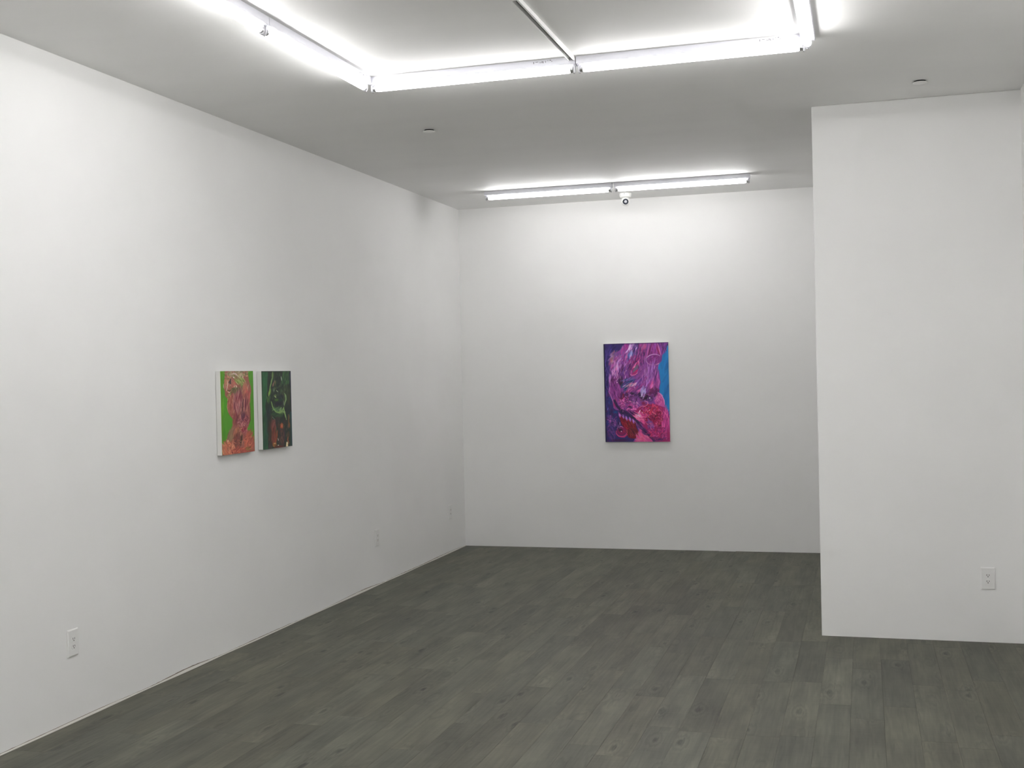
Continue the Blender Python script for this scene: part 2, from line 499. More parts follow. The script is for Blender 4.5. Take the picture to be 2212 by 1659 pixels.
aimed('lens_window', [(0.0272, 0.0345), (0.0272, 0.0375), (0.001, 0.0378)], M_glass, hs)
aimed('lens_barrel', [(0.0145, 0.0378), (0.0145, 0.0405), (0.0115, 0.0412), (0.011, 0.0385)], M_screw, hs)
bm = new_bm(); add_box(bm, -0.003, 0.003, -0.0592, -0.0575, -0.016, -0.003)
obj('locking_screw', bm, M_screw, t)

# ---------------------------------------------------------------- wall outlets (built facing -Y, wall plane at y = 0)
def make_outlet(label, loc, rot, group):
    t = thing('wall_outlet', label, 'outlet', loc, rot, group)
    bm = new_bm()
    w, h = 0.043, 0.071
    pts0 = [(-w, -h), (w, -h), (w, h), (-w, h)]; pts1 = [(-w+0.006, -h+0.006), (w-0.006, -h+0.006), (w-0.006, h-0.006), (-w+0.006, h-0.006)]
    A = [bm.verts.new((p[0], -0.0004, p[1])) for p in pts0]; A2 = [bm.verts.new((p[0], -0.0055, p[1])) for p in pts0]; B = [bm.verts.new((p[0], -0.0085, p[1])) for p in pts1]
    bm.faces.new(A); bm.faces.new(B)
    for i in range(4):
        j = (i+1) % 4
        bm.faces.new((A[i], A[j], A2[j], A2[i])); bm.faces.new((A2[i], A2[j], B[j], B[i]))
    obj('cover_plate', bm, M_plate, t)
    for s in (-1, 1):
        bm = new_bm()
        zc = s*0.0195
        pts = []
        for i in range(20):
            a = 2*PI*i/20
            x = max(-0.0165, min(0.0165, 0.0172*math.cos(a)*1.06)); z = max(-0.0135, min(0.0135, 0.0172*math.sin(a)))
            pts.append((x, z+zc))
        add_prism(bm, pts, 'y', -0.0115, -0.0080)
        rc = obj('receptacle', bm, M_plate, t)
        for x, hh_ in ((-0.0066, 0.0050), (0.0066, 0.0042)):
            bm = new_bm(); add_box(bm, x-0.0014, x+0.0014, -0.0120, -0.0114, zc+0.003-hh_, zc+0.003+hh_)
            obj('slot', bm, M_slot, rc)
        bm = new_bm(); add_lathe(bm, [(0.0030, -0.0120), (0.0030, -0.0114)], 10, 'y', (0, 0, zc-0.0075))
        obj('ground_hole', bm, M_slot, rc)
    bm = new_bm(); add_lathe(bm, [(0.0028, -0.0092), (0.0028, -0.0084)], 10, 'y')
    obj('screw', bm, M_plastic, t)
    return t
GO = 'white outlets low on the walls'
o1 = make_outlet('white duplex wall outlet low on left wall, nearest one, below the paired paintings', (XL, 5.300, 0.418), (0, 0, -PI/2), GO)
# plate faces +X on the left wall
o1.rotation_euler = (0, 0, PI/2)
dup(o1, (XL, 9.364, 0.406), (0, 0, PI/2), 'white wall outlet low on left wall, middle one of its three')
dup(o1, (XL, 11.230, 0.408), (0, 0, PI/2), 'white wall outlet low on left wall, beside the far corner')
dup(o1, (0.7305, BY, 0.409), (0, 0, 0), 'white wall outlet low on the projecting wall at right')

# ---------------------------------------------------------------- two unseen rectangles of lights, added behind the camera to fill the room
for ya, ring in ((1.15, 'nearer rectangle'), (-2.6, 'rear rectangle')):
    for x, y, r, nm in ((XA, ya-0.64, PI/2, 'left side, far one'), (XA, ya-1.87, PI/2, 'left side, near one'),
        (XE, ya-0.64, PI/2, 'right side, far one'), (XE, ya-1.87, PI/2, 'right side, near one'),
        (-2.1, ya, 0, 'far side, left one'), (-0.87, ya, 0, 'far side, right one'),
        (-2.1, ya-2.51, 0, 'near side, left one'), (-0.87, ya-2.51, 0, 'near side, right one')):
        dup(plain, (x, y, ZC), (0, 0, r), 'unseen white strip light added overhead behind the camera, ' + ring + ', ' + nm, 'added fill strip lights behind the camera')

GAIN_B, GAIN_L = 1.68, 1.40
# ---------------------------------------------------------------- paintings: brush strokes laid into a fine grid of paint, colours held per vertex
def srgb2lin(c):
    return np.where(c <= 0.04045, c/12.92, ((c+0.055)/1.055)**2.4)

class Picture:
    """quad = (TL, TR, BR, BL) in the units used for the strokes."""
    def __init__(s, quad, w, h, base, seed):
        s.q = [np.array(p, float) for p in quad]; s.w, s.h = w, h
        s.a = np.ones((h, w, 3))*np.array(base)/255.0
        s.z = np.zeros((h, w)); s.r = random.Random(seed)
        s.k = w/(s.q[1][0]-s.q[0][0])
        s.ky = h/(s.q[3][1]-s.q[0][1])
    def P(s, p):
        x, y = p; tl, tr, br, bl = s.q
        u = v = 0.5
        for _ in range(4):
            L = tl+(bl-tl)*v; R = tr+(br-tr)*v
            u = (x-L[0])/(R[0]-L[0])
            T_ = tl+(tr-tl)*u; B_ = bl+(br-bl)*u
            v = (y-T_[1])/(B_[1]-T_[1])
        return u*s.w, v*s.h
    def mix(s, m, c, x0, x1, y0, y1, h=0.0):
        m = np.clip(m, 0, 1)[..., None]
        s.a[y0:y1, x0:x1] = s.a[y0:y1, x0:x1]*(1-m)+np.array(c)/255.0*m
        if h: s.z[y0:y1, x0:x1] += h*m[..., 0]
    def line(s, pts, wid, c, al=1.0, taper=True, soft=1.2, h=0.3):
        q = [s.P(p) for p in pts]
        r = wid*0.5*(s.k*s.ky)**0.5
        xs = [p[0] for p in q]; ys = [p[1] for p in q]
        x0, x1 = max(0, int(min(xs)-r-3)), min(s.w, int(max(xs)+r+4)); y0, y1 = max(0, int(min(ys)-r-3)), min(s.h, int(max(ys)+r+4))
        if x1 <= x0 or y1 <= y0: return
        Y, X = np.mgrid[y0:y1, x0:x1]; X = X+0.5; Y = Y+0.5
        best = np.zeros(X.shape); n = len(q)-1
        for i in range(n):
            ax, ay = q[i]; bx, by = q[i+1]; dx, dy = bx-ax, by-ay; l2 = dx*dx+dy*dy+1e-9
            t = np.clip(((X-ax)*dx+(Y-ay)*dy)/l2, 0, 1)
            d = np.hypot(X-ax-t*dx, Y-ay-t*dy)
            g = (i+t)/n
            rr = r*(0.45+0.55*np.sin(PI*np.clip(g, 0.04, 0.96))) if taper else r
            best = np.maximum(best, np.clip((rr-d)/soft+0.5, 0, 1))
        s.mix(best*al, c, x0, x1, y0, y1, h)
    def poly(s, pts, c, soft=1.5, al=1.0):
        q = [s.P(p) for p in pts]
        Y, X = np.mgrid[0:s.h, 0:s.w]; X = X+0.5; Y = Y+0.5
        inside = np.zeros(X.shape, bool); dist = np.full(X.shape, 1e9); n = len(q)
        for i in range(n):
            ax, ay = q[i]; bx, by = q[(i+1) % n]
            with np.errstate(divide='ignore', invalid='ignore'):
                cr = ((ay > Y) != (by > Y)) & (X < (bx-ax)*(Y-ay)/(by-ay+1e-12)+ax)
            inside ^= cr
            dx, dy = bx-ax, by-ay; t = np.clip(((X-ax)*dx+(Y-ay)*dy)/(dx*dx+dy*dy+1e-9), 0, 1)
            dist = np.minimum(dist, np.hypot(X-ax-t*dx, Y-ay-t*dy))
        sd = np.where(inside, dist, -dist)
        s.mix(np.clip(sd/soft+0.5, 0, 1)*al, c, 0, s.w, 0, s.h, 0.2)
    def blob(s, cx, cy, rx, ry, c, al=1.0, soft=0.5, ang=0):
        x, y = s.P((cx, cy)); Y, X = np.mgrid[0:s.h, 0:s.w]
        dx, dy = (X+0.5-x)/s.k, (Y+0.5-y)/s.ky
        a = math.radians(ang); ex, ey = dx*math.cos(a)+dy*math.sin(a), -dx*math.sin(a)+dy*math.cos(a)
        d = np.hypot(ex/rx, ey/ry)
        s.mix(np.clip((1-d)/soft, 0, 1)*al, c, 0, s.w, 0, s.h)
    def ring(s, cx, cy, rx, ry, wid, c, a0=0, a1=360, ang=0, al=1.0):
        ca, sa = math.cos(math.radians(ang)), math.sin(math.radians(ang))
        pts = []
        for i in range(17):
            t = math.radians(a0+(a1-a0)*i/16); ex, ey = rx*math.cos(t), ry*math.sin(t)
            pts.append((cx+ex*ca-ey*sa, cy+ex*sa+ey*ca))
        s.line(pts, wid, c, al)
    def field(s, cx, cy, rx, ry, ang, ln, wid, n, cols, spread=14, al=0.75, curve=0.15):
        """n strokes scattered in an ellipse, running at ang degrees (90 = upright)."""
        for _ in range(n):
            t, q = s.r.uniform(0, 2*PI), math.sqrt(s.r.random())
            x, y = cx+rx*q*math.cos(t), cy+ry*q*math.sin(t)
            a = math.radians(ang+s.r.gauss(0, spread)); L = ln*s.r.uniform(0.5, 1.3)
            dx, dy = math.cos(a)*L/2, -math.sin(a)*L/2; b = s.r.uniform(-curve, curve)
            c = s.r.choice(cols); j = s.r.uniform(0.88, 1.12); c = [min(255, v*j) for v in c]
            s.line([(x-dx, y-dy), (x-dy*b, y+dx*b), (x+dx, y+dy)], wid*s.r.uniform(0.6, 1.3), c, al*s.r.uniform(0.6, 1))

def hang(name, label, origin, rotz, w, h, pic, gain, depth=0.034, gap=0.003):
    """canvas hung with its back gap metres off the wall; local +X along the picture, -Y out of the wall, origin at top left."""
    t = thing(name, label, 'painting', origin, (0, 0, rotz), None)
    bm = new_bm(); add_box(bm, 0, w, -gap-depth, -gap, -h, 0)
    obj('stretched_canvas', bm, M_canvas, t, bevel=0.0015, seg=1)
    ny, nx = pic.h, pic.w
    lin = srgb2lin(np.clip(pic.a, 0, 1))*gain
    zz = (pic.z-pic.z.mean()); zz = np.clip(zz, -1.5, 2.5)*0.00035
    X, Zc = np.meshgrid(np.linspace(0, w, nx), np.linspace(0, -h, ny))
    front = -gap-depth-0.0012
    co = np.stack([X, front-zz, Zc], -1).reshape(-1, 3)
    idx = np.arange(nx*ny).reshape(ny, nx)
    f = np.stack([idx[:-1, :-1], idx[1:, :-1], idx[1:, 1:], idx[:-1, 1:]], -1).reshape(-1, 4)
    # turned-over rim of the paint layer
    me = bpy.data.meshes.new('paint_layer')
    me.from_pydata(co.tolist(), [], f.tolist())
    ca = me.color_attributes.new('paint', 'FLOAT_COLOR', 'POINT')
    rgba = np.concatenate([lin.reshape(-1, 3), np.ones((nx*ny, 1))], 1).astype(np.float32)
    ca.data.foreach_set('color', rgba.ravel())
    me.materials.append(M_oil)
    for p in me.polygons: p.use_smooth = True
    o = bpy.data.objects.new('paint_layer', me); col.objects.link(o); o.parent = t
    return t

M_oil = mat('oil_paint', (0.5, 0.5, 0.5), 0.42, 0.35)
at = N(M_oil, 'ShaderNodeAttribute'); at.attribute_name = 'paint'
tc = N(M_oil, 'ShaderNodeTexCoord'); nz = N(M_oil, 'ShaderNodeTexNoise'); nz.inputs['Scale'].default_value = 260
bp = N(M_oil, 'ShaderNodeBump'); bp.inputs['Strength'].default_value = 0.25; bp.inputs['Distance'].default_value = 0.001
M_oil.node_tree.links.new(tc.outputs['Object'], nz.inputs['Vector'])
M_oil.node_tree.links.new(nz.outputs['Fac'], bp.inputs['Height'])
M_oil.node_tree.links.new(bp.outputs['Normal'], M_oil.node_tree.nodes['Principled BSDF'].inputs['Normal'])
M_oil.node_tree.links.new(at.outputs['Color'], M_oil.node_tree.nodes['Principled BSDF'].inputs['Base Color'])

# ---- purple and blue painting on the back wall
NAVY, IND, VIO, PUR, MAG, PNK, LIL, WHT = (32,26,72), (52,40,105), (88,50,128), (120,58,132), (148,52,122), (182,92,150), (178,140,190), (222,204,226)
PLM, BLK, CRI, RED, BLU, DBL, TEA, ROS = (72,28,72), (36,24,46), (142,26,66), (112,22,40), (28,112,170), (22,88,150), (38,76,118), (196,60,112)
p = Picture(((50,120), (2065,65), (2115,3160), (112,3168)), 200, 302, (48,36,92), 3)
p.field(250, 400, 260, 500, 80, 300, 50, 60, [NAVY, IND, (60,44,120), (42,34,90)], 20, .8)
p.field(130, 1500, 90, 900, 88, 350, 45, 50, [NAVY, IND, (84,62,140), (40,30,80)], 8, .8)
p.field(200, 2300, 180, 900, 75, 180, 40, 110, [NAVY, (28,38,96), (34,52,110), IND, PLM, (60,40,100)], 30, .8)
p.poly([(2080,170),(1975,215),(1935,400),(1880,470),(1860,640),(1740,790),(1730,950),(1790,1150),(1820,1300),(1785,1500),(1790,1640),(1930,1850),(1955,2080),(2120,2360),(2200,2300),(2200,170)], BLU)
p.field(1990, 900, 110, 600, 80, 420, 90, 26, [BLU, DBL, (24,100,160)], 10, .5)
p.field(1990, 1700, 110, 450, 80, 380, 90, 20, [DBL, (22,96,158)], 10, .6)
p.poly([(720,100),(2080,50),(1975,210),(1935,400),(1880,470),(1860,650),(1735,800),(1740,960),(1795,1150),(1825,1300),(1785,1520),(1790,1640),(1900,1800),(1950,1950),(1950,2080),(2060,2280),(2130,2400),(2130,3200),(950,3200),(1100,2950),(1160,2860),(1060,2570),(900,2400),(640,2200),(450,2170),(385,2130),(350,1900),(240,1600),(220,1350),(262,1000),(220,750),(262,560),(380,430),(560,320),(640,260)], PUR)
# upper left furry mass
p.field(420, 560, 200, 170, 70, 130, 40, 60, [(120,86,140), (150,110,160), (128,96,120), (104,70,130), (142,88,108)], 30, .8)
p.field(330, 700, 110, 150, 60, 110, 36, 30, [(150,84,100), (118,90,92), (160,96,110), (130,70,110)], 30, .8)
p.field(760, 450, 230, 230, 68, 170, 34, 70, [VIO, MAG, (120,80,150), (150,90,165), PNK], 18, .8)
p.field(560, 800, 260, 260, 75, 170, 32, 90, [MAG, PNK, (150,84,160), (110,56,130), LIL], 18, .8)
p.field(470, 980, 150, 200, 78, 170, 26, 34, [PNK, LIL, (212,160,200)], 18, .85)
p.field(760, 170, 70, 110, 75, 160, 60, 14, [(150,50,130), (128,44,120)], 10, .7)
p.field(980, 300, 170, 240, 72, 240, 24, 46, [LIL, WHT, (150,120,175), (196,150,190)], 12, .9)
p.field(1090, 300, 130, 240, 74, 240, 30, 30, [(40,36,82), (50,50,104), VIO], 12, .85)
p.field(900, 560, 110, 160, 74, 200, 26, 24, [(70,90,150), (60,70,128), (120,130,180), IND], 14, .85)
p.field(1230, 420, 130, 330, 76, 260, 34, 60, [PLM, (90,36,90), MAG, (120,50,120), (60,30,80)], 12, .8)
p.field(1330, 250, 90, 180, 72, 220, 26, 16, [(178,84,130), (150,60,120)], 10, .8)
p.field(1880, 220, 140, 150, 80, 180, 34, 40, [VIO, (104,44,120), PLM, (130,64,150)], 20, .8)
# tube with open end, upper right
p.poly([(1560,90),(1720,90),(1840,520),(1700,640),(1420,600),(1390,500)], (118,46,112))
p.field(1620, 320, 90, 250, 84, 260, 30, 34, [(140,64,150), (104,34,92), (150,60,140)], 8, .8)
for a, b, c_, w_ in (((1480,110),(1400,560),PNK,30), ((1560,110),(1455,470),(96,24,70),34), ((1745,120),(1830,460),(204,110,160),32), ((1700,200),(1790,440),CRI,28)):
    p.line([a, ((a[0]+b[0])/2, (a[1]+b[1])/2), b], w_, c_, .85)
p.blob(1610, 610, 240, 170, (112,42,108), 1, .3, -8)
p.field(1590, 620, 170, 110, 60, 130, 28, 36, [(132,40,116), (110,50,120), (92,32,90), (150,60,140)], 25, .8)
p.ring(1620, 610, 235, 165, 17, (200,160,205), 150, 330, -8)
p.ring(1620, 610, 235, 165, 15, (214,150,170), 20, 150, -8)
p.line([(1850,500),(1840,640),(1790,720)], 34, (84,50,120), .8)
# slit with bright pink lips
p.field(1050, 620, 160, 120, 40, 230, 40, 26, [MAG, (160,36,100), (128,40,110)], 10, .8)
p.field(960, 860, 150, 240, 80, 240, 40, 30, [PLM, (96,36,90), MAG, (84,30,84)], 10, .8)
p.poly([(1150,660),(1200,860),(1130,1000),(1000,1080),(890,1080),(940,920),(1020,800)], (150,40,98))
p.poly([(1130,740),(1150,860),(1060,960),(960,1020),(1000,880)], (104,80,110))
for pts, c_, w_ in (([(1150,640),(1060,740),(960,880),(900,1040)], (214,80,140), 24), ([(1150,650),(1165,760)], (236,160,190), 14), ([(880,1030),(930,1100),(1040,1080),(1160,980),(1220,850)], (222,110,160), 20),
    ([(1040,820),(1000,860)], (240,190,210), 18), ([(1050,990),(1140,930)], (190,20,80), 44), ([(880,1040),(900,1090)], (250,210,220), 16), ([(1180,760),(1220,900),(1190,1000)], (176,40,100), 26)):
    p.line(pts, w_, c_, .95)
# middle
p.field(700, 1050, 180, 260, 80, 240, 40, 60, [VIO, (92,40,104), (110,60,130), PLM], 12, .8)
p.field(1300, 980, 200, 240, 70, 220, 38, 70, [(130,66,140), PUR, (100,48,112), (164,90,150), PLM], 20, .8)
p.field(1560, 1150, 190, 360, 82, 420, 34, 80, [(150,90,170), PUR, (132,70,150), (170,110,180), (104,52,120)], 8, .75)
p.field(1750, 1150, 50, 300, 84, 360, 24, 18, [(176,80,150), MAG, (140,60,140)], 6, .8)
p.line([(1700,900),(1680,1150),(1700,1380)], 26, (76,28,84), .8)
p.line([(1760,1200),(1790,1300),(1740,1480)], 22, (200,110,180), .8)
p.field(1560, 1420, 110, 190, 76, 300, 30, 26, [(196,84,150), (180,70,140), MAG], 8, .85)
p.field(1300, 1330, 220, 150, 60, 220, 34, 46, [(128,80,160), VIO, (150,90,170), MAG], 14, .8)
p.blob(380, 1300, 130, 200, (62,24,62), .9, .7)
p.blob(590, 1300, 120, 220, (44,28,50), .95, .7)
p.field(360, 1330, 110, 170, 80, 160, 36, 26, [(86,30,84), (62,22,64), (104,40,96)], 16, .7)
p.blob(478, 1320, 22, 24, (255,226,240), 1, .6); p.blob(458, 1270, 14, 14, (210,150,200), 1, .6)
p.field(250, 1250, 24, 380, 86, 260, 18, 22, [(176,120,180), (150,84,160), (190,140,190)], 4, .8)
p.field(860, 1260, 170, 90, 30, 190, 26, 34, [TEA, (46,52,104), (84,100,160), (34,30,70)], 12, .85)
p.field(760, 1450, 170, 80, 38, 200, 30, 26, [(34,60,100), TEA, (28,40,80)], 10, .9)
p.line([(650,1460),(760,1390)], 28, (170,150,190), .9)
p.field(920, 1400, 130, 60, 36, 160, 22, 22, [LIL, (214,160,180), (198,110,150), WHT], 12, .9)
p.line([(810,1520),(900,1450)], 14, (240,230,240), 1)
p.line([(1000,1450),(1030,1490)], 22, (250,225,235), 1)
p.field(1000, 1560, 220, 110, 55, 200, 42, 36, [(132,52,128), MAG, (92,40,104), PNK], 16, .8)
p.field(430, 1600, 170, 200, 110, 260, 60, 40, [(118,44,112), (104,44,110), (134,56,124)], 12, .8)
p.line([(235,1600),(300,1780),(350,1900),(380,2100)], 22, (186,110,170), .9)
p.field(420, 2000, 50, 120, 95, 200, 44, 14, [(150,44,100), (132,40,100)], 6, .8)
# dark cave under the hair
p.field(700, 1760, 170, 140, 70, 150, 44, 44, [(92,24,70), PLM, RED, (80,40,96)], 30, .85)
p.field(980, 1780, 160, 150, 70, 150, 40, 44, [(128,64,132), (96,50,110), PUR, (54,30,70)], 30, .8)
p.blob(940, 1660, 90, 50, BLK, .9, .7); p.blob(940, 1910, 50, 50, (40,24,62), .9, .6)
p.blob(1330, 1760, 190, 150, (38,20,46), 1, .5); p.blob(1180, 1700, 60, 110, (44,26,64), .9, .6)
p.field(1290, 1620, 80, 110, 76, 220, 46, 20, [(150,130,184), (128,104,164), (180,160,200)], 8, .9)
p.blob(1250, 1700, 40, 34, (196,180,214), .9, .7)
p.field(1620, 1620, 170, 140, 60, 140, 44, 50, [(92,28,82), (120,36,84), PLM, (70,24,70)], 40, .85)
p.blob(1510, 1830, 110, 110, (74,36,92), 1, .4); p.blob(1520, 1860, 60, 60, (124,90,150), .7, .8); p.blob(1490, 1800, 22, 22, (255,250,255), 1, .5)
p.blob(1230, 1870, 60, 50, (110,56,90), .8, .7)
p.ring(1380, 1990, 60, 85, 16, (206,120,160), 200, 420)
p.blob(1300, 1960, 90, 70, (120,28,70), .9, .6)
# pink rim, right
p.poly([(1740,1640),(1830,1680),(1920,1850),(1950,1950),(1950,2080),(1870,2060),(1680,2010),(1620,1880),(1700,1790)], (176,74,142))
p.ring(1760, 1890, 90, 130, 30, (206,100,160), 200, 400, 10, .8); p.blob(1730, 1930, 46, 60, (150,50,120), .9, .7)
p.line([(1740,1620),(1850,1700),(1930,1870),(1945,2000)], 30, (206,130,180), .9)
p.line([(1660,2010),(1800,2050),(1900,2090)], 18, (214,110,160), .9)
# lumps, centre
p.field(720, 1950, 190, 150, 60, 90, 34, 80, [(160,60,132), (140,44,110), (196,84,150), (92,30,84)], 60, .8)
p.field(960, 2150, 200, 150, 50, 110, 38, 80, [(150,40,120), (172,70,150), (130,36,100), (200,100,160)], 60, .8)
p.blob(880, 2080, 100, 50, (52,24,66), .9, .7)
for x, y, r_ in ((640,1900,50), (860,2160,60), (1010,2200,70), (640,2000,46)):
    p.ring(x, y, r_, r_*.8, 16, (214,120,180), 150, 380)
p.line([(700,1960),(850,1880),(1000,1960),(1100,1940),(1200,2040)], 10, (220,150,190), .9)
# lower right red flesh
p.poly([(1180,2060),(1400,2000),(1650,1980),(1950,2100),(2080,2400),(2130,3200),(1600,3120),(1350,2870),(1250,2600),(1080,2450),(950,2300)], (146,34,92))
p.field(1480, 2250, 300, 240, 60, 150, 44, 130, [(170,32,70), (140,24,60), (190,50,90), (122,24,66), MAG], 50, .8)
p.field(1700, 2520, 300, 230, 60, 170, 50, 130, [(110,18,52), (142,26,70), (128,22,60), (84,18,54), (160,36,86)], 50, .8)
p.field(1960, 2550, 110, 420, 84, 260, 38, 70, [(186,64,134), (170,56,130), (196,80,150), (150,40,110)], 10, .8)
p.field(1650, 2900, 320, 230, 60, 190, 46, 110, [(140,30,92), (122,30,96), (160,34,80), (104,28,88), (176,50,110)], 50, .8)
p.field(1140, 2400, 180, 150, 140, 200, 50, 60, [(190,60,128), (176,50,120), (206,90,150), (222,120,160)], 20, .8)
p.field(1140, 2340, 80, 70, 60, 50, 18, 26, [(236,190,210), (214,130,170), (244,220,230)], 70, .9)
p.line([(1200,2170),(1160,2260)], 20, (246,236,248), 1); p.line([(1250,2230),(1270,2270)], 14, (240,220,240), 1)
p.line([(1170,2100),(1240,2050),(1340,2060),(1420,2010),(1430,1930)], 16, (214,130,170), .9)
p.line([(1510,2140),(1470,2190)], 22, (250,200,210), 1); p.line([(1530,2190),(1480,2260)], 26, (224,70,100), .95)
p.line([(1450,2360),(1480,2410)], 16, (230,170,130), .9); p.line([(1400,2320),(1380,2290)], 12, (220,140,120), .8)
p.field(1500, 2620, 80, 120, 120, 220, 44, 18, [(110,60,130), (128,76,150)], 10, .8)
p.blob(1800, 2260, 60, 60, (110,20,60), .8, .7); p.line([(1900,2200),(2010,2330),(2080,2500)], 26, (206,100,160), .8)
# dark groove, mouth and teeth, lower left
p.line([(400,1880),(480,2050),(600,2180),(800,2290),(1000,2430),(1120,2560),(1230,2720),(1330,2850),(1470,2980),(1620,3120)], 78, (44,26,66), .95, False)
p.line([(560,2130),(800,2290),(1000,2420)], 100, (40,26,58), .8, True)
p.poly([(520,2320),(700,2400),(900,2500),(1040,2540),(1080,2720),(1165,2900),(1120,3040),(980,3060),(840,3030),(760,2900),(700,2750),(600,2560)], (106,20,36))
p.field(800, 2600, 170, 150, 120, 150, 36, 60, [(130,22,40), (96,16,34), (158,30,60), (80,20,34)], 20, .8)
p.field(960, 2850, 140, 170, 115, 170, 24, 46, [(70,26,44), (98,40,44), (120,30,50), (62,16,40)], 14, .8)
for x, y, a in ((560,2330,110), (670,2370,100), (770,2430,105), (880,2460,110), (985,2520,108)):
    p.line([(x-14,y-60),(x,y),(x+16,y+58)], 66, (150,88,170), .95); p.line([(x-6,y-34),(x+10,y+24)], 28, (184,130,196), .8)
p.line([(1040,2500),(1090,2640),(1170,2760),(1230,2900)], 18, (170,110,160), .8)
p.poly([(1160,2740),(1250,2790),(1400,2950),(1560,3100),(1600,3200),(960,3200),(1100,3060),(1190,2920)], (184,70,128))
p.field(1240, 3000, 170, 110, 130, 190, 40, 46, [(206,90,140), (176,56,120), (196,70,110), (190,100,140)], 25, .8)
p.field(340, 2500, 150, 160, 50, 90, 34, 60, [(130,60,130), (94,46,110), (52,50,110), (150,80,150), (40,40,90)], 50, .8)
p.blob(190, 2130, 40, 110, (44,40,120), .8, .7); p.line([(200,2100),(180,2180)], 20, (110,110,180), .8)
p.blob(430, 2240, 90, 60, (28,64,116), .9, .7); p.line([(520,2230),(600,2330),(560,2380)], 40, (170,70,150), .8)
p.blob(620, 2830, 190, 170, (120,28,78), 1, .4); p.blob(590, 2800, 90, 70, (60,18,50), 1, .6); p.ring(620, 2850, 170, 150, 40, (196,60,112), -20, 190, 0, .85)
p.ring(580, 2760, 100, 80, 22, (206,110,160), 180, 330); p.blob(612, 2835, 24, 22, (226,170,200), 1, .6); p.line([(570,2560),(560,2650)], 18, (220,180,220), .9)
p.field(520, 2640, 60, 130, 100, 120, 22, 20, [(60,26,76), (120,80,140), (40,20,50)], 20, .8)
p.line([(530,2990),(700,3010),(800,2930)], 40, (176,50,110), .8)
p.field(300, 2900, 130, 200, 110, 170, 34, 40, [(66,44,110), (46,34,84), (84,56,120), (110,50,110)], 20, .8)
p.blob(560, 3110, 330, 50, (56,22,60), .8, .6)
# second pass: finer darks and lights over the broad strokes
p.field(820, 2270, 260, 60, -32, 200, 26, 26, [(30,20,50), (58,36,84), (44,26,66), (72,34,80)], 6, .85)
p.field(1330, 2840, 60, 90, -50, 180, 30, 12, [(52,30,80), (84,40,100), (36,22,56)], 8, .8); p.field(1180, 2650, 70, 110, -52, 160, 30, 14, [(62,32,84), (40,24,60), (110,50,110)], 8, .8)
p.field(640, 900, 330, 420, 74, 120, 16, 90, [(196,120,190), (214,160,206), (86,36,96), (70,30,84), (164,80,160)], 14, .8)
p.field(1180, 500, 260, 340, 74, 150, 15, 70, [(196,130,190), (60,30,84), (160,70,140), (50,40,90), (140,100,170)], 12, .8)
p.field(1500, 1150, 260, 380, 82, 220, 15, 80, [(186,130,200), (206,150,206), (92,40,104), (80,34,96), (170,90,160)], 8, .8)
p.field(1600, 2350, 330, 330, 70, 80, 20, 110, [(206,80,110), (220,110,130), (90,14,44), (70,14,50), (176,40,90), (200,100,150)], 60, .75)
p.field(1700, 2880, 330, 240, 70, 90, 20, 90, [(196,90,150), (84,22,74), (104,26,84), (206,70,120), (150,40,90)], 60, .7)
p.field(1800, 3080, 280, 60, 20, 160, 30, 20, [(70,26,84), (90,30,96), (120,30,90)], 20, .8)
p.field(820, 2020, 330, 230, 55, 70, 18, 90, [(206,120,180), (84,28,80), (60,24,76), (180,60,130), (222,150,200)], 70, .8)
p.field(1150, 1780, 420, 130, 60, 70, 20, 60, [(46,20,60), (110,40,90), (150,80,150), (88,24,70), (170,110,170)], 60, .8)
p.field(860, 2780, 190, 220, 118, 110, 14, 50, [(150,40,50), (70,16,34), (120,70,50), (176,40,70), (60,30,40)], 14, .8)
p.field(300, 2600, 180, 420, 70, 80, 16, 90, [(150,90,160), (40,40,96), (110,50,120), (70,60,130), (30,26,66)], 50, .75)
p.field(190, 1000, 110, 700, 84, 160, 18, 50, [(76,56,140), (28,24,70), (100,70,160), (44,34,96)], 12, .7)
p.field(420, 1500, 150, 300, 100, 160, 18, 40, [(150,70,150), (80,30,90), (170,90,170)], 12, .7)
p.field(1780, 1850, 110, 170, 70, 110, 16, 26, [(222,150,190), (150,50,120), (206,110,170)], 30, .7)
p.line([(70,130),(95,1500),(130,3150)], 44, (20,14,44), .9, False)
p.line([(80,140),(900,118),(2050,84)], 20, (44,24,66), .8, False)
hang('painting_canvas', 'large abstract painting of purple, magenta and blue swirling forms on the back wall', (-2.5035, YB, 2.0605), 0, 0.652, 0.983, p, GAIN_B)

# ---- green-ground painting, left one of the pair
G1, G2, G3 = (78,146,34), (66,132,30), (96,160,44)
SK, SK2, SK3, RO, WI, DK, CR, OL = (176,116,96), (150,92,78), (196,140,120), (150,70,78), (112,46,62), (50,26,34), (224,206,188), (130,132,76)
p = Picture(((122,128), (1335,135), (1425,2980), (208,3133)), 100, 184, (78,142,36), 5)
p.field(220, 1500, 120, 1500, 88, 420, 80, 40, [G1, G2, G3], 5, .5)
p.field(1300, 1200, 90, 1100, 88, 380, 60, 26, [G1, G2, (84,150,50)], 5, .5)
p.line([(180,150),(200,1600),(215,3100)], 40, (96,136,22), .7, False)
p.poly([(290,128),(1120,128),(1150,300),(1180,480),(1250,700),(1270,850),(1220,1100),(1210,1350),(1240,1650),(1240,1850),(1170,2080),(1100,2230),(1200,2380),(1340,2500),(1400,2640),(1425,3010),(210,3160),(240,2900),(340,2620),(470,2300),(580,2050),(590,1850),(520,1760),(440,1650),(390,1500),(380,1280),(400,1130),(300,1000),(300,860),(250,720),(270,480),(290,300)], SK2)
p.field(700, 230, 400, 110, 30, 150, 50, 70, [(150,136,96), (130,116,80), (176,150,116), (110,104,70), (188,170,140)], 50, .85)
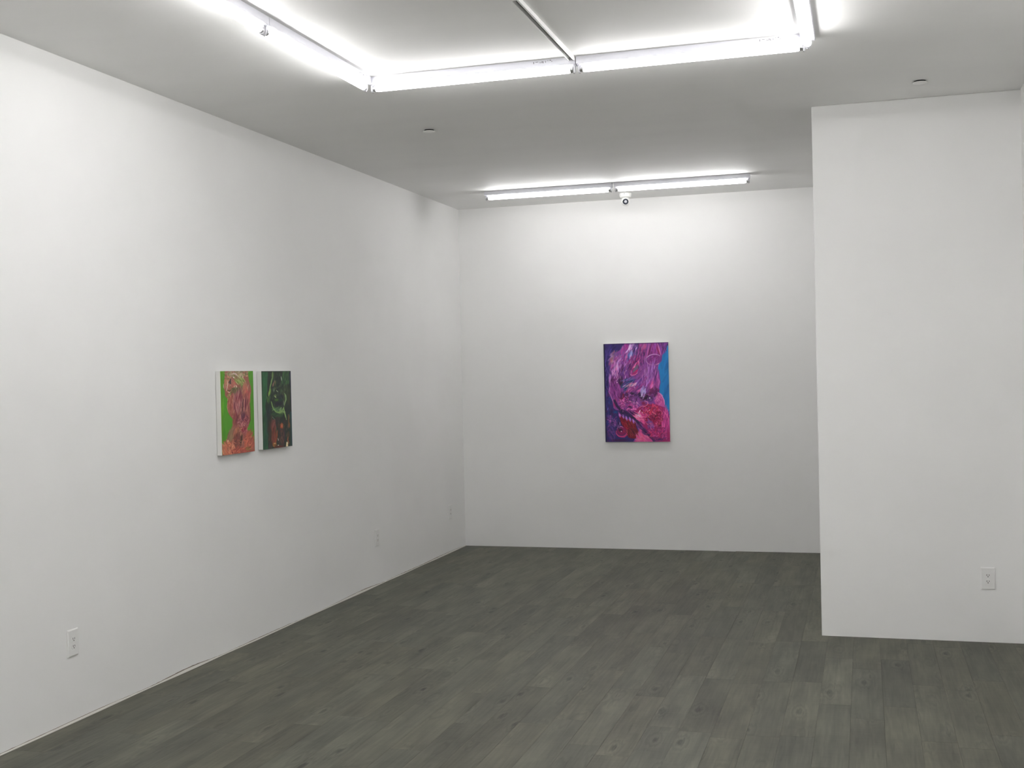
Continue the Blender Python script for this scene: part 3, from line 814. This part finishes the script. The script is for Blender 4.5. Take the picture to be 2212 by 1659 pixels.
p.field(400, 520, 120, 170, 80, 170, 50, 40, [SK, (184,130,100), SK3], 20, .85)
p.field(560, 600, 130, 170, 70, 170, 60, 36, [(178,104,92), (160,90,84), (190,116,100)], 20, .85)
p.poly([(480,410),(530,420),(510,600),(450,610),(415,540)], (52,40,36))
p.line([(500,440),(500,580)], 34, (84,78,78), .8)
for pts, w_, c_ in (([(520,260),(600,215),(700,250),(760,320)], 40, (212,196,200)), ([(590,340),(640,400)], 36, (240,238,232)), ([(370,480),(400,560),(380,700),(350,830)], 32, (226,214,198)),
    ([(640,640),(620,740),(560,820)], 30, (214,206,176)), ([(690,640),(720,700),(690,750)], 36, (238,222,204)), ([(400,870),(470,890)], 32, (222,220,190)), ([(250,600),(250,740)], 24, (190,200,160)),
    ([(920,350),(980,420)], 34, (216,190,180)), ([(1150,640),(1120,830),(1110,920)], 24, (214,184,160)), ([(720,300),(780,340),(900,450),(990,560),(1060,680)], 18, (206,204,160)), ([(1020,480),(1090,640)], 16, (200,190,160)),
    ([(930,290),(960,340)], 30, (214,206,160)), ([(1060,320),(1130,310)], 28, (206,196,140))):
    p.line(pts, w_, c_, .95)
p.field(830, 480, 170, 130, -45, 200, 26, 50, [(140,160,80), (160,180,104), (110,126,60), (176,184,120)], 12, .85)
p.field(960, 640, 110, 90, -50, 110, 22, 30, [(150,176,96), (120,140,70), (180,196,130), (90,100,60)], 20, .85)
p.field(620, 840, 130, 90, 50, 160, 50, 26, [(92,112,56), (110,128,66), (74,88,50)], 20, .85)
p.line([(390,800),(470,850),(580,740)], 30, (44,62,28), .9)
p.field(860, 830, 120, 110, 80, 180, 50, 26, [(104,96,66), (92,86,64), (120,110,78)], 10, .85)
p.field(450, 1050, 60, 90, 60, 120, 36, 16, [(160,164,100), OL], 20, .85)
p.field(1020, 850, 110, 230, 85, 260, 46, 40, [SK, (164,100,84), (186,110,92)], 8, .8)
p.field(1130, 1050, 80, 200, 88, 240, 50, 30, [(176,84,80), (160,76,72), (190,100,90)], 6, .8)
p.field(540, 1300, 130, 260, 86, 320, 50, 60, [(164,98,78), (150,88,72), (176,110,88), (134,70,60)], 6, .8)
p.field(780, 1250, 180, 350, 86, 360, 44, 80, [(150,92,96), (164,108,108), (128,64,74), (112,50,62), (174,124,120)], 6, .8)
p.field(1080, 1400, 110, 330, 87, 340, 40, 60, [(140,76,76), (164,104,96), (120,56,62), (150,96,80)], 5, .8)
for pts, w_, c_ in (([(830,930),(800,1100),(780,1200)], 36, (96,24,34)), ([(970,1150),(950,1350),(930,1620)], 60, (52,20,32)), ([(1050,1150),(1060,1500)], 52, (104,36,56)), ([(1010,1080),(1000,1380),(985,1560)], 24, (206,158,148)),
    ([(640,1250),(650,1400),(690,1600)], 40, (112,40,52)), ([(870,1400),(880,1600),(840,1700)], 26, (110,70,66)), ([(900,1450),(880,1560)], 22, (180,130,120)), ([(1110,1340),(1090,1560)], 20, (204,150,130)), ([(400,1250),(380,1400),(420,1600)], 24, (186,150,116)),
    ([(580,1730),(650,1790),(730,1740),(760,1660)], 24, (196,140,122)), ([(790,1790),(760,1900),(710,2080),(680,2250)], 28, (206,150,124)), ([(1230,1600),(1235,1850),(1200,2000)], 34, (92,46,34)), ([(1215,1300),(1240,1600)], 24, (110,70,40))):
    p.line(pts, w_, c_, .92)
p.field(700, 1850, 110, 180, 86, 240, 44, 40, [(130,66,66), (112,50,58), (150,84,72)], 8, .8)
p.field(1000, 1900, 190, 230, 80, 150, 38, 90, [(140,70,78), (122,52,66), (164,96,100), (104,44,60), (176,120,120)], 40, .8)
p.field(960, 1700, 60, 110, 86, 200, 50, 16, [(84,44,60), (96,56,72)], 6, .9)
p.field(900, 2180, 50, 60, 60, 60, 30, 20, [(206,160,110), (190,140,110), (220,180,130)], 50, .9)
p.field(760, 2250, 60, 90, 80, 130, 44, 16, [(190,130,80), (176,110,80)], 10, .8)
p.field(1010, 2230, 110, 110, 60, 110, 40, 34, [(150,50,60), (170,70,80), (130,40,54)], 40, .8)
p.field(520, 2400, 90, 200, 65, 220, 40, 44, [(134,110,80), (150,124,90), (120,96,72)], 8, .8)
p.line([(420,2580),(400,2650)], 44, (222,206,160), .9)
p.field(750, 2380, 130, 170, 86, 220, 44, 40, [(150,88,70), (120,76,56), (164,100,80)], 6, .8)
p.blob(800, 2580, 200, 260, (112,62,56), .95, .5)
p.field(760, 2600, 150, 200, 88, 220, 44, 50, [(126,70,64), (104,56,50), (90,60,44), (134,84,70)], 8, .75)
p.line([(930,2400),(900,2560),(880,2760)], 64, (60,52,40), .95); p.line([(960,2480),(960,2700)], 34, (128,112,104), .8); p.line([(890,2300),(870,2420)], 30, (196,140,110), .9)
p.field(1090, 2450, 120, 200, 80, 180, 36, 50, [(150,80,80), (170,100,96), (134,66,66)], 20, .8)
p.line([(600,2540),(590,2720),(660,2860),(740,2920)], 36, (206,140,110), .95)
p.field(1200, 2600, 190, 280, 60, 260, 50, 80, [(170,90,70), (156,78,62), (184,104,80), (150,70,54)], 25, .8)
p.field(400, 2900, 190, 200, 110, 260, 60, 80, [(190,120,90), (176,104,78), (164,92,70), (204,140,110)], 16, .8)
p.field(950, 2950, 400, 90, 20, 260, 50, 60, [(184,100,80), (160,76,60), (150,60,56), (176,90,70)], 14, .8)
p.line([(500,2850),(560,3000),(600,3070)], 36, (110,40,40), .9); p.line([(520,2900),(540,3060)], 24, (224,150,130), .8)
p.field(1180, 2880, 110, 60, 40, 120, 30, 20, [(120,96,50), (140,120,60), (110,80,44)], 20, .8)
p.field(800, 1200, 330, 500, 86, 170, 18, 90, [(206,150,136), (104,40,50), (90,40,44), (190,120,108), (150,60,70)], 8, .75)
p.field(980, 2050, 220, 260, 75, 80, 18, 70, [(206,150,150), (96,36,50), (180,100,104), (120,40,50)], 50, .75)
p.field(620, 300, 340, 160, 40, 90, 18, 60, [(214,196,170), (96,90,60), (190,160,140), (120,130,70)], 60, .75)
p.field(820, 2760, 520, 330, 60, 130, 20, 90, [(214,140,110), (130,60,46), (190,90,66), (110,50,40), (206,120,90)], 50, .7)
p.field(480, 700, 180, 330, 70, 110, 18, 50, [(214,160,140), (110,60,50), (196,130,110), (130,120,80)], 40, .7)
hang('painting_canvas', 'small painting of fleshy pink form on bright green, left of the pair', (XL, 6.798, 1.840), PI/2, 0.428, 0.546, p, GAIN_L)

# ---- dark green painting, right one of the pair
DG, DG2, BK, MG, LG, YG, PG = (32,62,42), (40,82,50), (28,34,34), (56,92,40), (96,130,64), (120,150,80), (166,184,140)
BR, BR2, OR, TL2 = (84,48,40), (112,58,44), (150,70,40), (30,70,74)
p = Picture(((205,122), (1385,122), (1480,3070), (285,3240)), 100, 184, (34,46,38), 9)
p.poly([(200,120),(470,120),(440,700),(420,1200),(370,1500),(450,2200),(480,3230),(280,3250)], (40,86,54))
p.field(330, 700, 100, 600, 88, 400, 70, 30, [(40,92,58), (36,78,50), (44,96,60)], 4, .6)
p.field(380, 2400, 80, 800, 88, 400, 60, 34, [(32,66,44), (40,70,60), (38,76,44)], 4, .7)
p.line([(225,130),(245,1500),(300,3230)], 42, (18,44,14), .85, False)
p.line([(210,140),(1370,140)], 30, (24,30,26), .9, False)
p.field(850, 600, 340, 480, 86, 300, 60, 90, [BK, (36,46,40), (44,52,44), (38,60,40)], 8, .8)
p.field(1180, 380, 170, 270, 84, 280, 46, 70, [(50,92,50), (40,72,44), (64,110,56), (44,60,50)], 10, .8)
p.field(1220, 1100, 170, 420, 86, 320, 60, 60, [(60,68,44), (50,56,42), (44,64,40)], 6, .8)
p.line([(1365,140),(1395,900),(1430,1600),(1470,3050)], 44, (26,26,62), .85, False)
p.line([(1330,200),(1350,700)], 40, (44,58,70), .8)
p.line([(1400,1750),(1430,2400),(1450,3020)], 60, TL2, .85, False); p.line([(1345,1800),(1390,3050)], 40, (30,60,50), .8, False)
p.blob(650, 300, 70, 190, (88,104,54), .85, .7); p.line([(650,170),(640,400),(600,560),(560,740),(520,1000),(500,1120)], 46, (110,146,84), .95); p.line([(620,420),(540,760)], 22, (140,170,110), .9)
p.field(545, 960, 50, 120, 80, 170, 40, 14, [(128,160,64), (110,144,60), (86,120,50)], 6, .85)
p.line([(430,1130),(460,1300),(450,1360)], 32, (90,130,60), .9); p.field(500, 1260, 50, 120, 80, 130, 30, 14, [MG, (70,110,52)], 10, .8)
p.line([(730,520),(680,640),(660,730)], 46, (150,112,96), .95); p.line([(740,500),(760,560),(740,720)], 30, (130,120,70), .9); p.line([(660,640),(670,720)], 24, (176,112,104), .9)
p.line([(640,820),(640,900)], 26, (76,88,80), .9); p.line([(710,780),(700,960)], 28, (150,184,140), .95); p.line([(745,760),(780,860)], 22, (120,136,60), .9)
p.line([(990,350),(1000,420),(1010,500)], 34, (172,190,166), 1); p.line([(800,890),(860,950)], 26, (176,186,150), .95); p.line([(1150,420),(1150,520)], 18, (100,130,90), .7); p.line([(1130,840),(1140,900)], 18, (100,116,104), .8)
p.blob(930, 720, 50, 60, (60,72,44), .8, .7); p.blob(980, 900, 90, 120, (52,76,44), .8, .7)
p.blob(760, 1090, 80, 70, (96,116,66), .9, .7); p.line([(730,1110),(790,1170)], 40, (176,190,130), .95)
p.blob(810, 1260, 110, 70, (64,106,34), .95, .6); p.blob(650, 1240, 70, 60, (40,40,38), .8, .7)
p.blob(1010, 1150, 110, 130, (28,36,44), .9, .6); p.blob(900, 1420, 180, 100, (32,32,42), .95, .5); p.blob(980, 1270, 90, 60, (24,56,46), .9, .6)
p.line([(1130,1010),(1180,1100),(1190,1250),(1150,1360),(1120,1480)], 54, (104,134,82), .95); p.line([(1140,1040),(1180,1180),(1180,1300)], 24, (140,168,116), .9); p.line([(1090,1300),(1110,1480)], 34, (130,140,120), .8)
p.line([(600,1340),(640,1500),(700,1640),(820,1740),(960,1760),(1050,1680),(1100,1560)], 54, (108,140,76), .92); p.line([(620,1360),(660,1560),(740,1680)], 28, (136,164,104), .9)
p.field(850, 1640, 180, 100, 40, 130, 30, 50, [(56,96,60), (84,124,70), (44,76,50), (110,140,90)], 40, .8)
p.field(860, 1830, 240, 110, 40, 150, 40, 60, [(40,70,44), (34,58,42), (56,90,50)], 40, .8)
p.line([(1100,1560),(1140,1760),(1190,1950),(1210,2040)], 52, (118,152,84), .95); p.line([(1100,1640),(1170,1860)], 22, (150,176,116), .9)
p.field(1010, 1720, 120, 80, 50, 130, 30, 30, [(110,140,80), (84,118,66), (130,150,100)], 30, .8)
p.line([(640,1930),(740,2040)], 22, (100,130,100), .8)
p.field(480, 1750, 80, 220, 86, 200, 40, 26, [(36,50,50), (30,42,40)], 6, .8)
p.field(900, 2150, 330, 200, 86, 260, 50, 60, [(46,46,40), (56,48,44), (40,40,38)], 6, .8)
p.field(600, 2500, 130, 500, 87, 320, 50, 50, [(62,44,38), (76,54,40), (50,44,36)], 5, .8)
p.field(700, 2300, 90, 200, 86, 260, 60, 40, [(110,62,58), (96,56,50), (130,72,66)], 5, .85); p.line([(720,2160),(700,2300)], 60, (134,80,74), .8)
p.field(740, 2700, 110, 320, 88, 320, 50, 60, [(124,62,46), (104,52,42), (144,66,40), (92,44,40)], 5, .85)
p.line([(820,2330),(800,2500),(840,2640)], 30, (104,96,66), .85); p.line([(760,2440),(770,2640)], 28, (78,32,16), .8)
p.field(1030, 2700, 110, 420, 88, 320, 46, 50, [(70,48,46), (56,46,46), (84,60,52)], 5, .8)
p.poly([(1030,2150),(1080,2220),(1080,2340),(1040,2400),(960,2360),(950,2240)], (150,74,38)); p.line([(1020,2190),(1040,2340)], 36, (222,140,110), .95); p.line([(1000,2300),(1020,2360)], 34, (190,60,56), .9)
p.line([(1080,2200),(1120,2300),(1110,2400)], 20, (110,100,60), .8); p.line([(1030,2440),(1040,2540)], 34, (120,70,50), .8); p.line([(1020,2700),(1030,2820)], 30, (140,90,76), .8); p.line([(1140,2400),(1150,2900)], 60, (52,44,54), .8)
p.line([(1300,1850),(1310,2080),(1300,2300)], 66, (104,72,46), .9); p.line([(1330,1820),(1340,2000)], 26, (126,116,84), .8)
p.line([(1340,2150),(1350,2350)], 40, (150,84,44), .9); p.line([(1290,2220),(1290,2380)], 40, (134,84,78), .85); p.line([(1260,2550),(1250,2750)], 70, (84,72,52), .8)
p.line([(1300,2700),(1270,2830),(1330,2960)], 54, (160,86,56), .9); p.line([(1320,2500),(1330,2700)], 40, (110,70,46), .8)
p.poly([(1220,2920),(1270,2900),(1300,2980),(1290,3090),(1200,3100)], (222,206,170)); p.line([(1300,2960),(1290,3040)], 34, (120,90,30), .9)
p.line([(870,2770),(890,2860)], 36, (230,206,190), 1); p.blob(740, 3010, 110, 110, (150,96,44), .9, .6); p.blob(740, 2980, 44, 30, (226,196,140), 1, .5); p.blob(890, 3050, 34, 26, (250,232,214), 1, .5)
p.line([(690,3080),(760,3120),(800,3060)], 40, (160,130,50), .9); p.field(900, 3110, 200, 40, 10, 150, 34, 20, [(104,34,26), (84,40,30)], 12, .85)
p.field(560, 3080, 80, 100, 80, 150, 36, 20, [(60,50,44), (70,52,56)], 10, .8)
p.field(850, 900, 330, 700, 84, 130, 16, 110, [(64,96,56), (22,28,28), (48,72,46), (90,124,76), (30,40,34)], 14, .7)
p.blob(900, 1420, 170, 90, (30,30,40), .8, .5)
for pts, w_, c_ in (([(600,1330),(640,1480),(690,1620),(800,1740),(940,1770),(1050,1680),(1110,1540)], 44, (122,156,86)), ([(1130,1010),(1185,1100),(1195,1250),(1150,1360),(1120,1480)], 44, (122,152,100)),
    ([(1090,1580),(1130,1740),(1190,1930),(1215,2040)], 44, (130,164,94)), ([(650,180),(640,400),(600,560),(560,740),(520,1000),(500,1120)], 36, (122,156,90)), ([(545,860),(540,1000),(510,1100)], 40, (134,168,70)),
    ([(700,1520),(760,1640),(860,1700)], 20, (90,130,90)), ([(960,1600),(1020,1560)], 22, (150,176,120)), ([(640,1930),(700,1990),(750,2040)], 18, (100,134,106)), ([(700,2170),(680,2350)], 40, (136,80,74)), ([(740,2550),(750,2900)], 46, (136,64,44))):
    p.line(pts, w_, c_, .9)
p.field(860, 1640, 200, 60, 45, 70, 14, 26, [(120,156,100), (36,66,40), (90,130,80), (30,50,36)], 45, .8)
p.field(880, 2650, 420, 480, 87, 150, 18, 90, [(130,70,50), (50,36,32), (90,50,40), (36,34,34), (110,80,60)], 8, .75)
hang('painting_canvas', 'small dark green and brown abstract painting, right of the pair on left wall', (XL, 7.342, 1.838), PI/2, 0.436, 0.543, p, GAIN_L)
